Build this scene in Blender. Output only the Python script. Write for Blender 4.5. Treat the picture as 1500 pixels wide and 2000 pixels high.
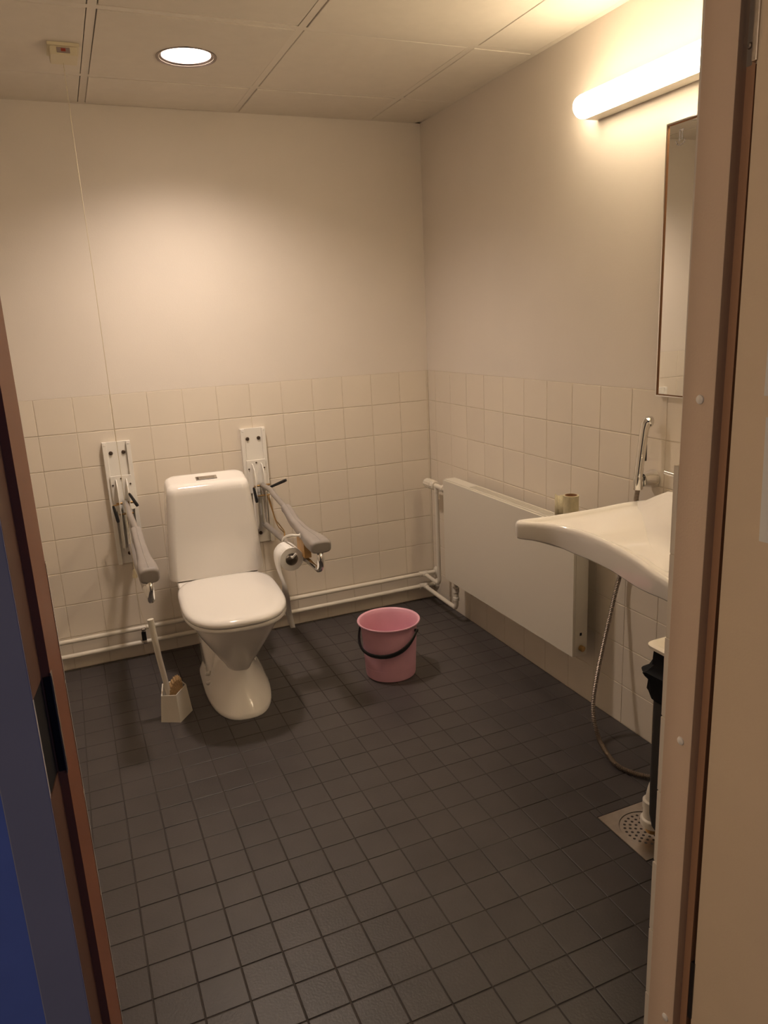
import bpy, bmesh, math, random
from mathutils import Vector, Matrix

random.seed(7)
for o in list(bpy.data.objects):
    bpy.data.objects.remove(o)
SC = bpy.context.scene
COL = SC.collection

# ------------------------------------------------------------------ camera
F_PX = 1456.764
CAM = Vector((-1.67978, -3.39907, 1.44806))
YAW, PITCH, ROLL = 0.392525, -0.250697, -0.0486856


def cam_axes():
    f = Vector((math.cos(PITCH) * math.sin(YAW), math.cos(PITCH) * math.cos(YAW), math.sin(PITCH)))
    r = Vector((math.cos(YAW), -math.sin(YAW), 0))
    u = r.cross(f)
    c, s = math.cos(ROLL), math.sin(ROLL)
    return c * r + s * u, -s * r + c * u, f


cr, cu, cf = cam_axes()
cam = bpy.data.cameras.new('camera')
cam.sensor_fit = 'VERTICAL'
cam.sensor_height = 24.0
cam.lens = F_PX / 2000.0 * 24.0
cam.clip_start = 0.02
camo = bpy.data.objects.new('camera', cam)
COL.objects.link(camo)
camo.matrix_world = Matrix(((cr.x, cu.x, -cf.x, CAM.x), (cr.y, cu.y, -cf.y, CAM.y), (cr.z, cu.z, -cf.z, CAM.z), (0, 0, 0, 1)))
SC.camera = camo


def project(q):
    d = Vector(q) - CAM
    w = d.dot(cf)
    return 750 + F_PX * d.dot(cr) / w, 1000 - F_PX * d.dot(cu) / w, w


# ------------------------------------------------------------------ world, light, exposure
world = bpy.data.worlds.new('world')
SC.world = world
world.use_nodes = True
world.node_tree.nodes['Background'].inputs[0].default_value = (0.10, 0.13, 0.30, 1)
world.node_tree.nodes['Background'].inputs[1].default_value = 0.03

DOWN_COL = (1.0, 0.82, 0.68)
DOWN_STR = 10.0                          # what the glass shows
DOWN_W = 58.0                            # the beam its reflector throws
LAMP_COL = (1.0, 0.80, 0.54)
LAMP_STR = 23.0

la = bpy.data.lights.new('corridor_blue_light', 'AREA')       # unseen area light standing in for blue dusk light behind the camera
la.shape = 'RECTANGLE'
la.size, la.size_y = 0.5, 1.6
la.energy = 4.2
la.color = (0.27, 0.42, 1.0)
lao = bpy.data.objects.new('corridor_blue_light', la)
COL.objects.link(lao)
lao.location = (0.0, -4.9, 1.3)
lao.rotation_euler = (math.radians(90), 0, math.radians(38))

lb = bpy.data.lights.new('corridor_warm_fill', 'AREA')          # unseen warm area light added to brighten the door leaf and jamb
lb.shape = 'DISK'
lb.size = 0.35
lb.energy = 32.0
lb.color = (1.0, 0.76, 0.54)
lbo = bpy.data.objects.new('corridor_warm_fill', lb)
COL.objects.link(lbo)
lbo.location = (-5.0, -3.05, 2.2)
lbo.rotation_euler = (math.radians(0), math.radians(-50), 0)

vs = SC.view_settings
vs.view_transform = 'Standard'
vs.look = 'None'
vs.gamma = 1.0
vs.use_curve_mapping = False
vs.exposure = 0.36

# ------------------------------------------------------------------ dimensions
XL, YF, ZC = -2.30, -2.4865, 2.320        # left wall, inner face of the front wall, ceiling
TW = 0.15                                # wall tile
DOOR_L, DOOR_R = -1.727, -0.795
YJ = -2.4985                             # where the door frame meets the tile edges


# ------------------------------------------------------------------ materials
def mat(name, col, rough=0.5, metal=0.0, noise=0.0, nscale=8.0, bump=0.0, bscale=60.0, rnd=0.0, spec=0.5,
        emit=None, trans=0.0, coat=0.0, stain=None):
    m = bpy.data.materials.new(name)
    m.use_nodes = True
    nt = m.node_tree
    b = nt.nodes['Principled BSDF']
    b.inputs['Base Color'].default_value = (*col, 1)
    b.inputs['Roughness'].default_value = rough
    b.inputs['Metallic'].default_value = metal
    b.inputs['Specular IOR Level'].default_value = spec
    b.inputs['Transmission Weight'].default_value = trans
    b.inputs['Coat Weight'].default_value = coat
    tc = nt.nodes.new('ShaderNodeTexCoord')
    last = None
    if noise > 0:
        n = nt.nodes.new('ShaderNodeTexNoise')
        n.inputs['Scale'].default_value = nscale
        n.inputs['Detail'].default_value = 5
        geo = nt.nodes.new('ShaderNodeNewGeometry')
        nt.links.new(geo.outputs['Position'], n.inputs['Vector'])
        mr = nt.nodes.new('ShaderNodeMapRange')
        mr.inputs['From Min'].default_value = 0.3
        mr.inputs['From Max'].default_value = 0.7
        mr.inputs['To Min'].default_value = 1 - noise
        mr.inputs['To Max'].default_value = 1 + noise
        nt.links.new(n.outputs['Fac'], mr.inputs['Value'])
        last = mr.outputs['Result']
    if rnd > 0:
        oi = nt.nodes.new('ShaderNodeObjectInfo')
        mr2 = nt.nodes.new('ShaderNodeMapRange')
        mr2.inputs['To Min'].default_value = 1 - rnd
        mr2.inputs['To Max'].default_value = 1 + rnd
        nt.links.new(oi.outputs['Random'], mr2.inputs['Value'])
        if last is None:
            last = mr2.outputs['Result']
        else:
            mu = nt.nodes.new('ShaderNodeMath')
            mu.operation = 'MULTIPLY'
            nt.links.new(last, mu.inputs[0])
            nt.links.new(mr2.outputs['Result'], mu.inputs[1])
            last = mu.outputs[0]
    if last is not None:
        mix = nt.nodes.new('ShaderNodeVectorMath')
        mix.operation = 'SCALE'
        mix.inputs[0].default_value = col
        nt.links.new(last, mix.inputs['Scale'])
        nt.links.new(mix.outputs[0], b.inputs['Base Color'])
    if bump > 0:
        n2 = nt.nodes.new('ShaderNodeTexNoise')
        n2.inputs['Scale'].default_value = bscale
        n2.inputs['Detail'].default_value = 3
        geo2 = nt.nodes.new('ShaderNodeNewGeometry')
        nt.links.new(geo2.outputs['Position'], n2.inputs['Vector'])
        bp = nt.nodes.new('ShaderNodeBump')
        bp.inputs['Strength'].default_value = bump
        bp.inputs['Distance'].default_value = 0.002
        nt.links.new(n2.outputs['Fac'], bp.inputs['Height'])
        nt.links.new(bp.outputs['Normal'], b.inputs['Normal'])
    if emit:
        b.inputs['Emission Color'].default_value = (*emit[0], 1)
        b.inputs['Emission Strength'].default_value = emit[1]
    return m


M = dict(
    plaster=mat('painted_plaster', (0.77, 0.705, 0.635), 0.6, noise=0.02, nscale=3, bump=0.15, bscale=180),
    ceiling=mat('ceiling_board', (0.74, 0.68, 0.59), 0.85, noise=0.02, nscale=20, rnd=0.02, bump=0.1, bscale=200),
    tbar=mat('ceiling_bar_paint', (0.74, 0.68, 0.59), 0.5),
    dark_gap=mat('ceiling_void', (0.10, 0.08, 0.06), 0.9),
    wtile=mat('glazed_wall_tile', (0.79, 0.715, 0.615), 0.22, noise=0.015, nscale=5, rnd=0.015),
    grout=mat('wall_grout', (0.68, 0.60, 0.49), 0.9, noise=0.1, nscale=30),
    tile_edge=mat('unglazed_tile_edge', (0.52, 0.44, 0.38), 0.8, noise=0.08, nscale=20),
    ftile=mat('dark_floor_tile', (0.058, 0.051, 0.052), 0.42, noise=0.10, nscale=9, rnd=0.08, bump=0.25, bscale=160),
    fgrout=mat('floor_grout', (0.050, 0.042, 0.040), 0.85, noise=0.15, nscale=6),
    ceramic=mat('sanitary_ceramic', (0.87, 0.835, 0.79), 0.09, coat=0.3),
    lid=mat('glossy_lid_plastic', (0.85, 0.82, 0.78), 0.08),
    chrome=mat('chrome', (0.78, 0.77, 0.75), 0.07, 1.0),
    steel=mat('brushed_steel', (0.55, 0.50, 0.45), 0.32, 1.0, noise=0.06, nscale=60),
    white_metal=mat('white_enamel', (0.86, 0.83, 0.77), 0.35),
    rad=mat('radiator_enamel', (0.70, 0.66, 0.58), 0.38),
    grey_tube=mat('grey_coated_tube', (0.36, 0.33, 0.31), 0.35, 0.35),
    grey_pad=mat('grey_foam_pad', (0.30, 0.27, 0.25), 0.55, bump=0.1, bscale=300),
    black=mat('black_plastic', (0.012, 0.012, 0.014), 0.35),
    bag=mat('black_bin_bag', (0.008, 0.008, 0.010), 0.55, spec=0.12),
    bin=mat('dark_grey_bin', (0.030, 0.028, 0.028), 0.55),
    pink=mat('pink_bucket_plastic', (0.78, 0.42, 0.52), 0.35, noise=0.05, nscale=9),
    wplastic=mat('white_plastic', (0.76, 0.71, 0.62), 0.35),
    yplastic=mat('aged_white_plastic', (0.70, 0.62, 0.44), 0.4),
    bristle=mat('tan_bristles', (0.42, 0.27, 0.13), 0.9, noise=0.25, nscale=200, bump=0.8, bscale=400),
    wood=mat('pale_wood_block', (0.50, 0.30, 0.12), 0.5, noise=0.15, nscale=40),
    brass=mat('aged_brass', (0.50, 0.33, 0.15), 0.3, 1.0),
    bolt=mat('dark_bolt', (0.10, 0.07, 0.05), 0.4, 0.6),
    paper=mat('white_tissue_paper', (0.82, 0.80, 0.77), 0.95, bump=0.3, bscale=120),
    card=mat('cardboard_core', (0.30, 0.15, 0.07), 0.9),
    core=mat('grey_roll_core', (0.30, 0.26, 0.22), 0.9),
    oldpaper=mat('yellowish_tissue', (0.62, 0.55, 0.36), 0.95, noise=0.08, nscale=60, bump=0.4, bscale=150),
    jamb=mat('beige_door_frame', (0.66, 0.50, 0.38), 0.5, noise=0.02, nscale=4, bump=0.12, bscale=250),
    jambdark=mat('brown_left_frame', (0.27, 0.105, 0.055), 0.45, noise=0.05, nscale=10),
    jambfront=mat('grey_frame_front', (0.50, 0.47, 0.48), 0.5, noise=0.03, nscale=8),
    leaf=mat('beige_door_leaf', (0.78, 0.62, 0.45), 0.5, noise=0.03, nscale=5, bump=0.1, bscale=250),
    hallwall=mat('corridor_wall_paint', (0.26, 0.36, 0.78), 0.8, noise=0.04, nscale=20),
    cap=mat('white_screw_cap', (0.80, 0.75, 0.70), 0.4),
    hinge=mat('dark_hinge', (0.07, 0.06, 0.06), 0.35, 0.7),
    mirror=mat('mirror_glass', (0.86, 0.86, 0.82), 0.01, 1.0),
    mark=mat('etched_mark', (0.12, 0.10, 0.10), 0.5),
    red=mat('red_indicator', (0.35, 0.05, 0.03), 0.3),
    greywin=mat('grey_indicator_window', (0.30, 0.24, 0.22), 0.3),
    emit_lamp=mat('lamp_diffuser', (0.9, 0.88, 0.8), 0.4, emit=(LAMP_COL, LAMP_STR)),
    emit_down=mat('downlight_glass', (0.9, 0.88, 0.8), 0.4, emit=(DOWN_COL, DOWN_STR)),
    trim=mat('dark_chrome_trim', (0.30, 0.26, 0.26), 0.2, 1.0),
    hosem=mat('ribbed_hose_metal', (0.30, 0.25, 0.21), 0.35, 0.9),
    jambstrip=mat('brown_frame_strip', (0.40, 0.22, 0.13), 0.5),  # plain brown for the strip between right jamb stop and door leaf
    jambshade=mat('shaded_rebate_brown', (0.15, 0.075, 0.048), 0.5),  # darker copy of the left frame brown, shade put into the colour
    gap=mat('dark_hole', (0.006, 0.006, 0.007), 0.9),
)


# ------------------------------------------------------------------ mesh helpers
def new():
    return bmesh.new()


def finish(bm, thr=38):
    bmesh.ops.recalc_face_normals(bm, faces=bm.faces[:])
    c = math.radians(thr)
    for f in bm.faces:
        f.smooth = True
    for e in bm.edges:
        if len(e.link_faces) == 2:
            e.smooth = e.calc_face_angle(0) < c


def root_loc(p):
    v = Vector((0, 0, 0))
    while p is not None:
        v += p.location
        p = p.parent
    return v


def obj(name, bm, m, parent=None, local=False, thr=38, mats=None):
    """links bm as ONE mesh object; vertices are in world coordinates unless local"""
    finish(bm, thr)
    if parent is not None and not local:
        bmesh.ops.translate(bm, verts=bm.verts[:], vec=-root_loc(parent))
    me = bpy.data.meshes.new(name)
    bm.to_mesh(me)
    bm.free()
    for mm in (mats or [m]):
        me.materials.append(M[mm])
    o = bpy.data.objects.new(name, me)
    COL.objects.link(o)
    wn = o.modifiers.new('weighted_normals', 'WEIGHTED_NORMAL')
    wn.keep_sharp = True
    wn.weight = 90
    if parent is not None:
        o.parent = parent
    return o


def single(name, bm, m, loc, label, cat, group=None, thr=38):
    """one-mesh thing with its origin at loc"""
    bmesh.ops.translate(bm, verts=bm.verts[:], vec=-Vector(loc))
    o = obj(name, bm, m, thr=thr)
    o.location = loc
    o['label'] = label
    o['category'] = cat
    if group:
        o['group'] = group
    return o


def thing(name, label, cat, loc, rotz=0.0, group=None):
    o = bpy.data.objects.new(name, None)
    o.empty_display_size = 0.05
    COL.objects.link(o)
    o.location = loc
    o.rotation_euler = (0, 0, rotz)
    o['label'] = label
    o['category'] = cat
    if group:
        o['group'] = group
    return o


def struct(name, bm, m, label, mats=None, thr=38):
    o = obj(name, bm, m, mats=mats, thr=thr)
    o['kind'] = 'structure'
    o['label'] = label
    return o


def box(bm, x0, x1, y0, y1, z0, z1, bev=0.0, seg=2, mi=0):
    r = bmesh.ops.create_cube(bm, size=1.0)
    vs_ = r['verts']
    for v in vs_:
        v.co = Vector((x0 + (v.co.x + .5) * (x1 - x0), y0 + (v.co.y + .5) * (y1 - y0), z0 + (v.co.z + .5) * (z1 - z0)))
    fs = set(f for v in vs_ for f in v.link_faces)
    for f in fs:
        f.material_index = mi
    if bev > 0:
        es = list(set(e for v in vs_ for e in v.link_edges))
        bmesh.ops.bevel(bm, geom=es, offset=bev, segments=seg, affect='EDGES', profile=0.6)
    return vs_


def smooth_path(pts, n=8):
    pts = [Vector(p) for p in pts]
    out = []
    for i in range(len(pts) - 1):
        p0 = pts[max(i - 1, 0)]
        p1, p2 = pts[i], pts[i + 1]
        p3 = pts[min(i + 2, len(pts) - 1)]
        for k in range(n):
            t = k / n
            out.append(0.5 * ((2 * p1) + (-p0 + p2) * t + (2 * p0 - 5 * p1 + 4 * p2 - p3) * t * t + (-p0 + 3 * p1 - 3 * p2 + p3) * t ** 3))
    out.append(pts[-1])
    return out


def tube(bm, pts, r, seg=12, cap=True, flat=None):
    """round tube along pts; r a number or one per point; flat=(sx, sy) squashes the section"""
    pts = [Vector(p) for p in pts]
    n = len(pts)
    rr = r if isinstance(r, (list, tuple)) else [r] * n
    rings = []
    up = None
    for i, p in enumerate(pts):
        t = (pts[min(i + 1, n - 1)] - pts[max(i - 1, 0)]).normalized()
        if up is None:
            a = Vector((0, 0, 1)) if abs(t.z) < 0.9 else Vector((0, 1, 0))
            up = (a - t * a.dot(t)).normalized()
        else:
            up = (up - t * up.dot(t)).normalized()
        sd = t.cross(up)
        fx, fy = flat or (1, 1)
        ring = []
        for k in range(seg):
            a = 2 * math.pi * k / seg
            ring.append(bm.verts.new(p + sd * math.cos(a) * rr[i] * fx + up * math.sin(a) * rr[i] * fy))
        rings.append(ring)
    skin(bm, rings, cap, cap)
    return rings


def skin(bm, rings, cap0=True, cap1=True, mi=0):
    for a, b in zip(rings[:-1], rings[1:]):
        n = len(a)
        for k in range(n):
            f = bm.faces.new((a[k], a[(k + 1) % n], b[(k + 1) % n], b[k]))
            f.material_index = mi
    if cap0:
        bm.faces.new(rings[0][::-1]).material_index = mi
    if cap1:
        bm.faces.new(rings[-1]).material_index = mi


def loft(bm, rings, cap0=True, cap1=True, mi=0):
    rv = [[bm.verts.new(p) for p in r] for r in rings]
    skin(bm, rv, cap0, cap1, mi)


def lathe(bm, prof, c, axis='z', seg=32, cap0=True, cap1=True):
    rings = []
    for r, h in prof:
        ring = []
        for k in range(seg):
            a = 2 * math.pi * k / seg
            ca, sa = math.cos(a) * r, math.sin(a) * r
            d = {'z': (ca, sa, h), 'y': (ca, h, sa), 'x': (h, ca, sa)}[axis]
            ring.append(Vector(c) + Vector(d))
        rings.append(ring)
    loft(bm, rings, cap0, cap1)


def sup(cx, cy, hx, yb, yf, z, n=2.6, seg=40, nb=None):
    """superellipse ring: half width hx, back yb, front yf (front is -y)"""
    out = []
    for k in range(seg):
        a = 2 * math.pi * k / seg
        c, s = math.cos(a), math.sin(a)
        e = 2.0 / (nb if (nb and s > 0) else n)
        x = hx * math.copysign(abs(c) ** e, c)
        yy = math.copysign(abs(s) ** e, s)
        y = cy + yy * ((yb - cy) if s > 0 else (cy - yf))
        out.append(Vector((cx + x, y, z)))
    return out


def rrect(cx, cy, hx, hy, z, r, seg=6):
    out = []
    for q, (sx, sy) in enumerate(((1, 1), (-1, 1), (-1, -1), (1, -1))):
        for k in range(seg + 1):
            a = math.pi / 2 * (q + k / seg)
            out.append(Vector((cx + sx * (hx - r) + r * math.cos(a), cy + sy * (hy - r) + r * math.sin(a), z)))
    return out


# ------------------------------------------------------------------ tiles
_tile_cache = {}


def tile_mesh(w, h, t, m, ch=0.0014):
    key = (round(w, 4), round(h, 4), t, m)
    if key in _tile_cache:
        return _tile_cache[key]
    bm = new()
    a, b = w / 2, h / 2
    rs = []
    for d, z in ((0, -t), (0, -ch), (ch * 0.35, -ch * 0.3), (ch * 1.1, 0)):
        rs.append([Vector((-a + d, -b + d, z)), Vector((a - d, -b + d, z)), Vector((a - d, b - d, z)), Vector((-a + d, b - d, z))])
    loft(bm, rs, False, True)
    finish(bm, 12)
    me = bpy.data.meshes.new('tile')
    bm.to_mesh(me)
    bm.free()
    me.materials.append(M[m])
    _tile_cache[key] = me
    return me


def cuts(a, b, first, pitch):
    """cell borders between a and b on the grid first + k * pitch"""
    k = math.ceil((a - first) / pitch - 1e-6)
    out = [a]
    while first + k * pitch < b - 1e-4:
        q = first + k * pitch
        if q - out[-1] > 0.012:
            out.append(q)
        k += 1
    out.append(b)
    return out


def tile_field(parent, O, U, V, us, vs_, m, t, joint, skip=None, jit=0.0002):
    """tiles on the plane O + u U + v V, one object per tile, children of parent"""
    O, U, V = Vector(O), Vector(U), Vector(V)
    N = U.cross(V)
    res = []
    for u0, u1 in zip(us[:-1], us[1:]):
        for v0, v1 in zip(vs_[:-1], vs_[1:]):
            w, h = u1 - u0 - joint, v1 - v0 - joint
            if w < 0.004 or h < 0.004:
                continue
            uc, vc = (u0 + u1) / 2, (v0 + v1) / 2
            if skip and skip(u0, u1, v0, v1):
                continue
            res.append((uc, vc, w, h, O + U * uc + V * vc))
    objs = []
    for uc, vc, w, h, c in res:
        o = bpy.data.objects.new('tile', tile_mesh(w, h, t, m))
        COL.objects.link(o)
        o.parent = parent
        rx, ry = random.gauss(0, 0.0012), random.gauss(0, 0.0012)
        mt = Matrix((U, V, N)).transposed().to_4x4()
        o.matrix_local = Matrix.Translation(c + N * random.uniform(-jit, jit)) @ mt @ Matrix.Rotation(rx, 4, 'X') @ Matrix.Rotation(ry, 4, 'Y')
        objs.append(o)
    return objs


# ------------------------------------------------------------------ floor
bm = new()
box(bm, XL - .1, .1, -2.60, .1, -0.12, -0.0015)
floor = struct('floor', bm, 'fgrout', 'dark brown grout bed under the square floor tiles')
fx = cuts(XL, 0, -0.08878, 0.1)
fy = cuts(YF, 0, -0.02893, 0.1)
DR = (-0.412, -0.208, -2.070, -1.868)     # floor drain plate


def pieces(u0, u1, v0, v1):
    """a floor cell cut around the drain plate"""
    a0, a1, b0, b1 = DR[0] - .002, DR[1] + .002, DR[2] - .002, DR[3] + .002
    if u1 <= a0 or u0 >= a1 or v1 <= b0 or v0 >= b1:
        return [(u0, u1, v0, v1)]
    out = []
    if u0 < a0:
        out.append((u0, a0, v0, v1))
    if u1 > a1:
        out.append((a1, u1, v0, v1))
    m0, m1 = max(u0, a0), min(u1, a1)
    if v0 < b0:
        out.append((m0, m1, v0, b0))
    if v1 > b1:
        out.append((m0, m1, b1, v1))
    return out


cells = []
for u0, u1 in zip(fx[:-1], fx[1:]):
    for v0, v1 in zip(fy[:-1], fy[1:]):
        px, py, w = project(((u0 + u1) / 2, (v0 + v1) / 2, 0))
        vis = w > 0.1 and 120 < px < 1330 and py < 2040
        for q in pieces(u0, u1, v0, v1):
            cells.append((0 if vis else 1, w, *q))
cells.sort()
rest = new()
for i, (nv, w, u0, u1, v0, v1) in enumerate(cells):
    tw, th = u1 - u0 - .0032, v1 - v0 - .0032
    if tw < 0.004 or th < 0.004:
        continue
    me = tile_mesh(tw, th, 0.008, 'ftile', 0.0012)
    mt = Matrix.Translation(((u0 + u1) / 2, (v0 + v1) / 2, random.uniform(-.0003, .0003))) @ Matrix.Rotation(random.gauss(0, .0025), 4, 'X') @ Matrix.Rotation(random.gauss(0, .0025), 4, 'Y')
    if i < 300:
        o = bpy.data.objects.new('tile', me)
        COL.objects.link(o)
        o.parent = floor
        o.matrix_local = mt
    else:
        n0 = len(rest.verts)
        rest.from_mesh(me)
        rest.verts.ensure_lookup_table()
        bmesh.ops.transform(rest, matrix=mt, verts=rest.verts[n0:])
o = obj('far_tiles', rest, 'ftile', floor, thr=12)
o['kind'] = 'stuff'

# ------------------------------------------------------------------ walls
GD = 0.0015      # grout depth behind the tile faces
zc_ = [0.15 * k for k in range(9)]


def wall(name, boxes, label):
    bm = new()
    for b in boxes:
        box(bm, *b[:6], mi=b[6])
    return struct(name, bm, None, label, mats=['plaster', 'grout'])


wb = wall('wall_back', [(XL - .1, .1, 0.0005, .12, 1.2, 2.5, 0), (XL - .1, .1, GD, .12, -.1, 1.2, 1)],
          'back wall, pale paint above a band of cream square tiles')
tile_field(wb, (0, 0, 0), (1, 0, 0), (0, 0, 1), cuts(XL, 0, -0.15788, TW), zc_, 'wtile', 0.007, 0.0028)
wr = wall('wall_right', [(0.0005, .12, -2.6, .12, 1.2, 2.5, 0), (GD, .12, -2.6, .12, -.1, 1.2, 1)],
          'right wall, pale paint above a band of cream square tiles')
tile_field(wr, (0, 0, 0), (0, -1, 0), (0, 0, 1), cuts(0, -YF, 0.0774, 0.15593), zc_, 'wtile', 0.007, 0.0028)
wl = wall('wall_left', [(XL - .12, XL - .0005, -2.6, .12, 1.2, 2.5, 0), (XL - .12, XL - GD, -2.6, .12, -.1, 1.2, 1)],
          'left wall, pale paint above a band of cream square tiles')
tile_field(wl, (XL, 0, 0), (0, 1, 0), (0, 0, 1), cuts(YF, 0, 0, TW), zc_, 'wtile', 0.007, 0.0028)

YO = -2.612       # corridor face of the front wall
wf = wall('wall_front', [
    (DOOR_R + .114, .12, YO, YF - .0118, 1.2, 2.5, 0), (DOOR_R + .114, .12, YO, YF - .0118, -.1, 1.2, 1),
    (DOOR_R + .0045, DOOR_R + .1145, YF - .0118, YF - .002, -.1, 1.2, 1),
    (DOOR_R + .014, DOOR_R + .1145, YF - .0118, YF - .0015, 1.2, 2.1, 0),
    (XL - .12, -1.775, YO, YF - .0118, 1.2, 2.5, 0), (XL - .12, -1.775, YO, YF - .0118, -.1, 1.2, 1),
    (XL - .12, -1.728, YF - .0119, YF - .0015, 1.2, 2.1, 0),
    (DOOR_L - .02, DOOR_R + .02, YO, YF - .0118, 2.1, 2.5, 0)],
    'front wall around the doorway, tile edges showing at its right jamb')
tile_field(wf, (0, YF, 0), (-1, 0, 0), (0, 0, 1), cuts(0, -DOOR_R - .15, 0.0, TW), zc_, 'wtile', 0.0112, 0.0028)
edge_objs = tile_field(wf, (0, YF, 0), (-1, 0, 0), (0, 0, 1), [-DOOR_R - .15, -DOOR_R], zc_, 'wtile', 0.0115, 0.0032)
for o in edge_objs:
    o.location.x += .0062 * (o.location.z - .65) + random.uniform(-.0006, .0022)
tile_field(wf, (0, YF, 0), (-1, 0, 0), (0, 0, 1), cuts(1.7258, -XL, 1.7258, TW), zc_, 'wtile', 0.0115, 0.0028)

bm = new()     # corridor wall beside the frame
box(bm, -4.2, -1.7993, YO - .0008, YO + .006, -.1, 2.6)
struct('wall_corridor', bm, 'hallwall', 'blue-lit corridor wall left of the door frame')

# ------------------------------------------------------------------ ceiling
bm = new()
box(bm, XL - .1, .1, -2.6, .1, ZC + .09, ZC + .16)
ceiling = struct('ceiling', bm, 'dark_gap', 'suspended ceiling of pale square boards in a grid of bars')
cxs = cuts(XL, 0, -0.26388, 0.6)
cys = cuts(YF, 0, -0.35501, 0.6)
DL = Vector((-1.157, -0.624, ZC))        # downlight


def panel_bm(w, h, hole=None):
    bm = new()
    a, b = w / 2, h / 2
    if hole is None:
        rs = []
        for d, z in ((0, .02), (0, .0016), (.0016, 0)):
            rs.append([Vector((-a + d, -b + d, z)), Vector((a - d, -b + d, z)), Vector((a - d, b - d, z)), Vector((-a + d, b - d, z))])
        loft(bm, rs, False, True)
    else:
        hx, hy, hr = hole
        n = 48
        sq, ci, up = [], [], []
        for k in range(n):
            t = 2 * math.pi * k / n
            c, s = math.cos(t), math.sin(t)
            q = 1 / max(abs(c), abs(s))
            sq.append(Vector((c * q * a, s * q * b, 0)))
            ci.append(Vector((hx + c * hr, hy + s * hr, 0)))
            up.append(Vector((hx + c * hr, hy + s * hr, .02)))
        out = [v + Vector((0, 0, .02)) for v in sq]
        loft(bm, [out, sq, ci, up], False, False)
    finish(bm, 12)
    me = bpy.data.meshes.new('panel')
    bm.to_mesh(me)
    bm.free()
    me.materials.append(M['ceiling'])
    return me


pc = {}
for i, (u0, u1) in enumerate(zip(cxs[:-1], cxs[1:])):
    for j, (v0, v1) in enumerate(zip(cys[:-1], cys[1:])):
        gl = .0146
        a0 = u0 + (.0228 if i == 0 else gl)
        a1 = u1 - (.0228 if i == len(cxs) - 2 else gl)
        b0 = v0 + (.0228 if j == 0 else gl)
        b1 = v1 - (.0228 if j == len(cys) - 2 else gl)
        w, h = a1 - a0, b1 - b0
        cx_, cy_ = (a0 + a1) / 2, (b0 + b1) / 2
        hole = None
        if a0 < DL.x < a1 and b0 < DL.y < b1:
            hole = (DL.x - cx_, DL.y - cy_, .088)
            me = panel_bm(w, h, hole)
        else:
            key = (round(w, 3), round(h, 3))
            me = pc.get(key) or panel_bm(w, h)
            pc[key] = me
        o = bpy.data.objects.new('panel', me)
        COL.objects.link(o)
        o.parent = ceiling
        tilt = 0 if hole else .003
        o.location = (cx_ + random.uniform(-.0011, .0011), cy_ + random.uniform(-.0011, .0011), ZC + (0 if hole else random.uniform(-.0016, .0016)))
        o.rotation_euler = (random.gauss(0, tilt), random.gauss(0, tilt), random.gauss(0, .0012))
for x in cxs[1:-1]:
    bm = new()
    box(bm, x - .012, x + .012, YF, 0, ZC + .0021, ZC + .019)
    obj('grid_bar', bm, 'tbar', ceiling)
for y in cys[1:-1]:
    bm = new()
    box(bm, XL, 0, y - .012, y + .012, ZC + .0022, ZC + .0185)
    obj('grid_bar', bm, 'tbar', ceiling)
for q in ((XL, 0, -.022, 0), (XL, 0, YF, YF + .022), (-.022, 0, YF, 0), (XL, XL + .022, YF, 0)):
    bm = new()
    box(bm, *q, ZC + .0025, ZC + .021)
    obj('edge_bar', bm, 'tbar', ceiling)

# downlight
t = thing('downlight', 'round recessed downlight glowing white in the ceiling board', 'light', DL)
bm = new()
lathe(bm, [(.0805, .031), (.0805, .005), (.087, .0015), (.0940, -.0026), (.0980, -.0022), (.0990, .0)], DL, 'z', 48, False, False)
obj('trim_ring', bm, 'trim', t)
bm = new()
lathe(bm, [(.0, .006), (.05, .007), (.0798, .012)], DL, 'z', 48, False, False)
obj('glass', bm, 'emit_down', t)
sp = bpy.data.lights.new('downlight_beam', 'SPOT')
sp.energy = DOWN_W
sp.color = DOWN_COL
sp.spot_size = math.radians(143)
sp.spot_blend = 1.0
sp.shadow_soft_size = .07
spo = bpy.data.objects.new('downlight_beam', sp)
COL.objects.link(spo)
spo.parent = t
spo.location = (0, 0, -.012)

# emergency pull switch and its cord
AL = Vector((-1.536, -0.62, ZC))
t = thing('alarm_pull_switch', 'small cream ceiling box with a red window, cord hanging from it', 'alarm', AL)
bm = new()
box(bm, -1.583, -1.489, -.668, -.560, ZC - .010, ZC, .002)
box(bm, -1.576, -1.496, -.660, -.566, ZC - .034, ZC - .009, .004)
obj('housing', bm, 'yplastic', t)
bm = new()
box(bm, -1.556, -1.518, -.6612, -.655, ZC - .028, ZC - .0125, .0008)
w = obj('indicator_window', bm, 'greywin', t)
bm = new()
box(bm, -1.544, -1.530, -.6620, -.656, ZC - .024, ZC - .015, .0015)
o = obj('indicator_lamp', bm, 'red', w)
o['label'] = 'red indicator lamp'
bm = new()
tube(bm, [(-1.538, -.585, ZC - .033), (-1.5375, -.573, 2.0), (-1.534, -.566, 1.65), (-1.5335, -.56, 1.0), (-1.533, -.556, .572)], .0009, 6)
obj('cord', bm, 'yplastic', t)
bm = new()
lathe(bm, [(.002, .02), (.004, .018), (.0095, -.010), (.009, -.013), (.002, -.013)], (-1.533, -.556, .566), 'z', 16)
obj('pull_knob', bm, 'yplastic', t)
bm = new()
tube(bm, smooth_path([(-1.533, -.556, .553), (-1.534, -.555, .50), (-1.531, -.553, .43), (-1.524, -.551, .385), (-1.516, -.549, .345), (-1.513, -.548, .315)]), .0008, 5)
obj('cord_tail', bm, 'yplastic', t)

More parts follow.
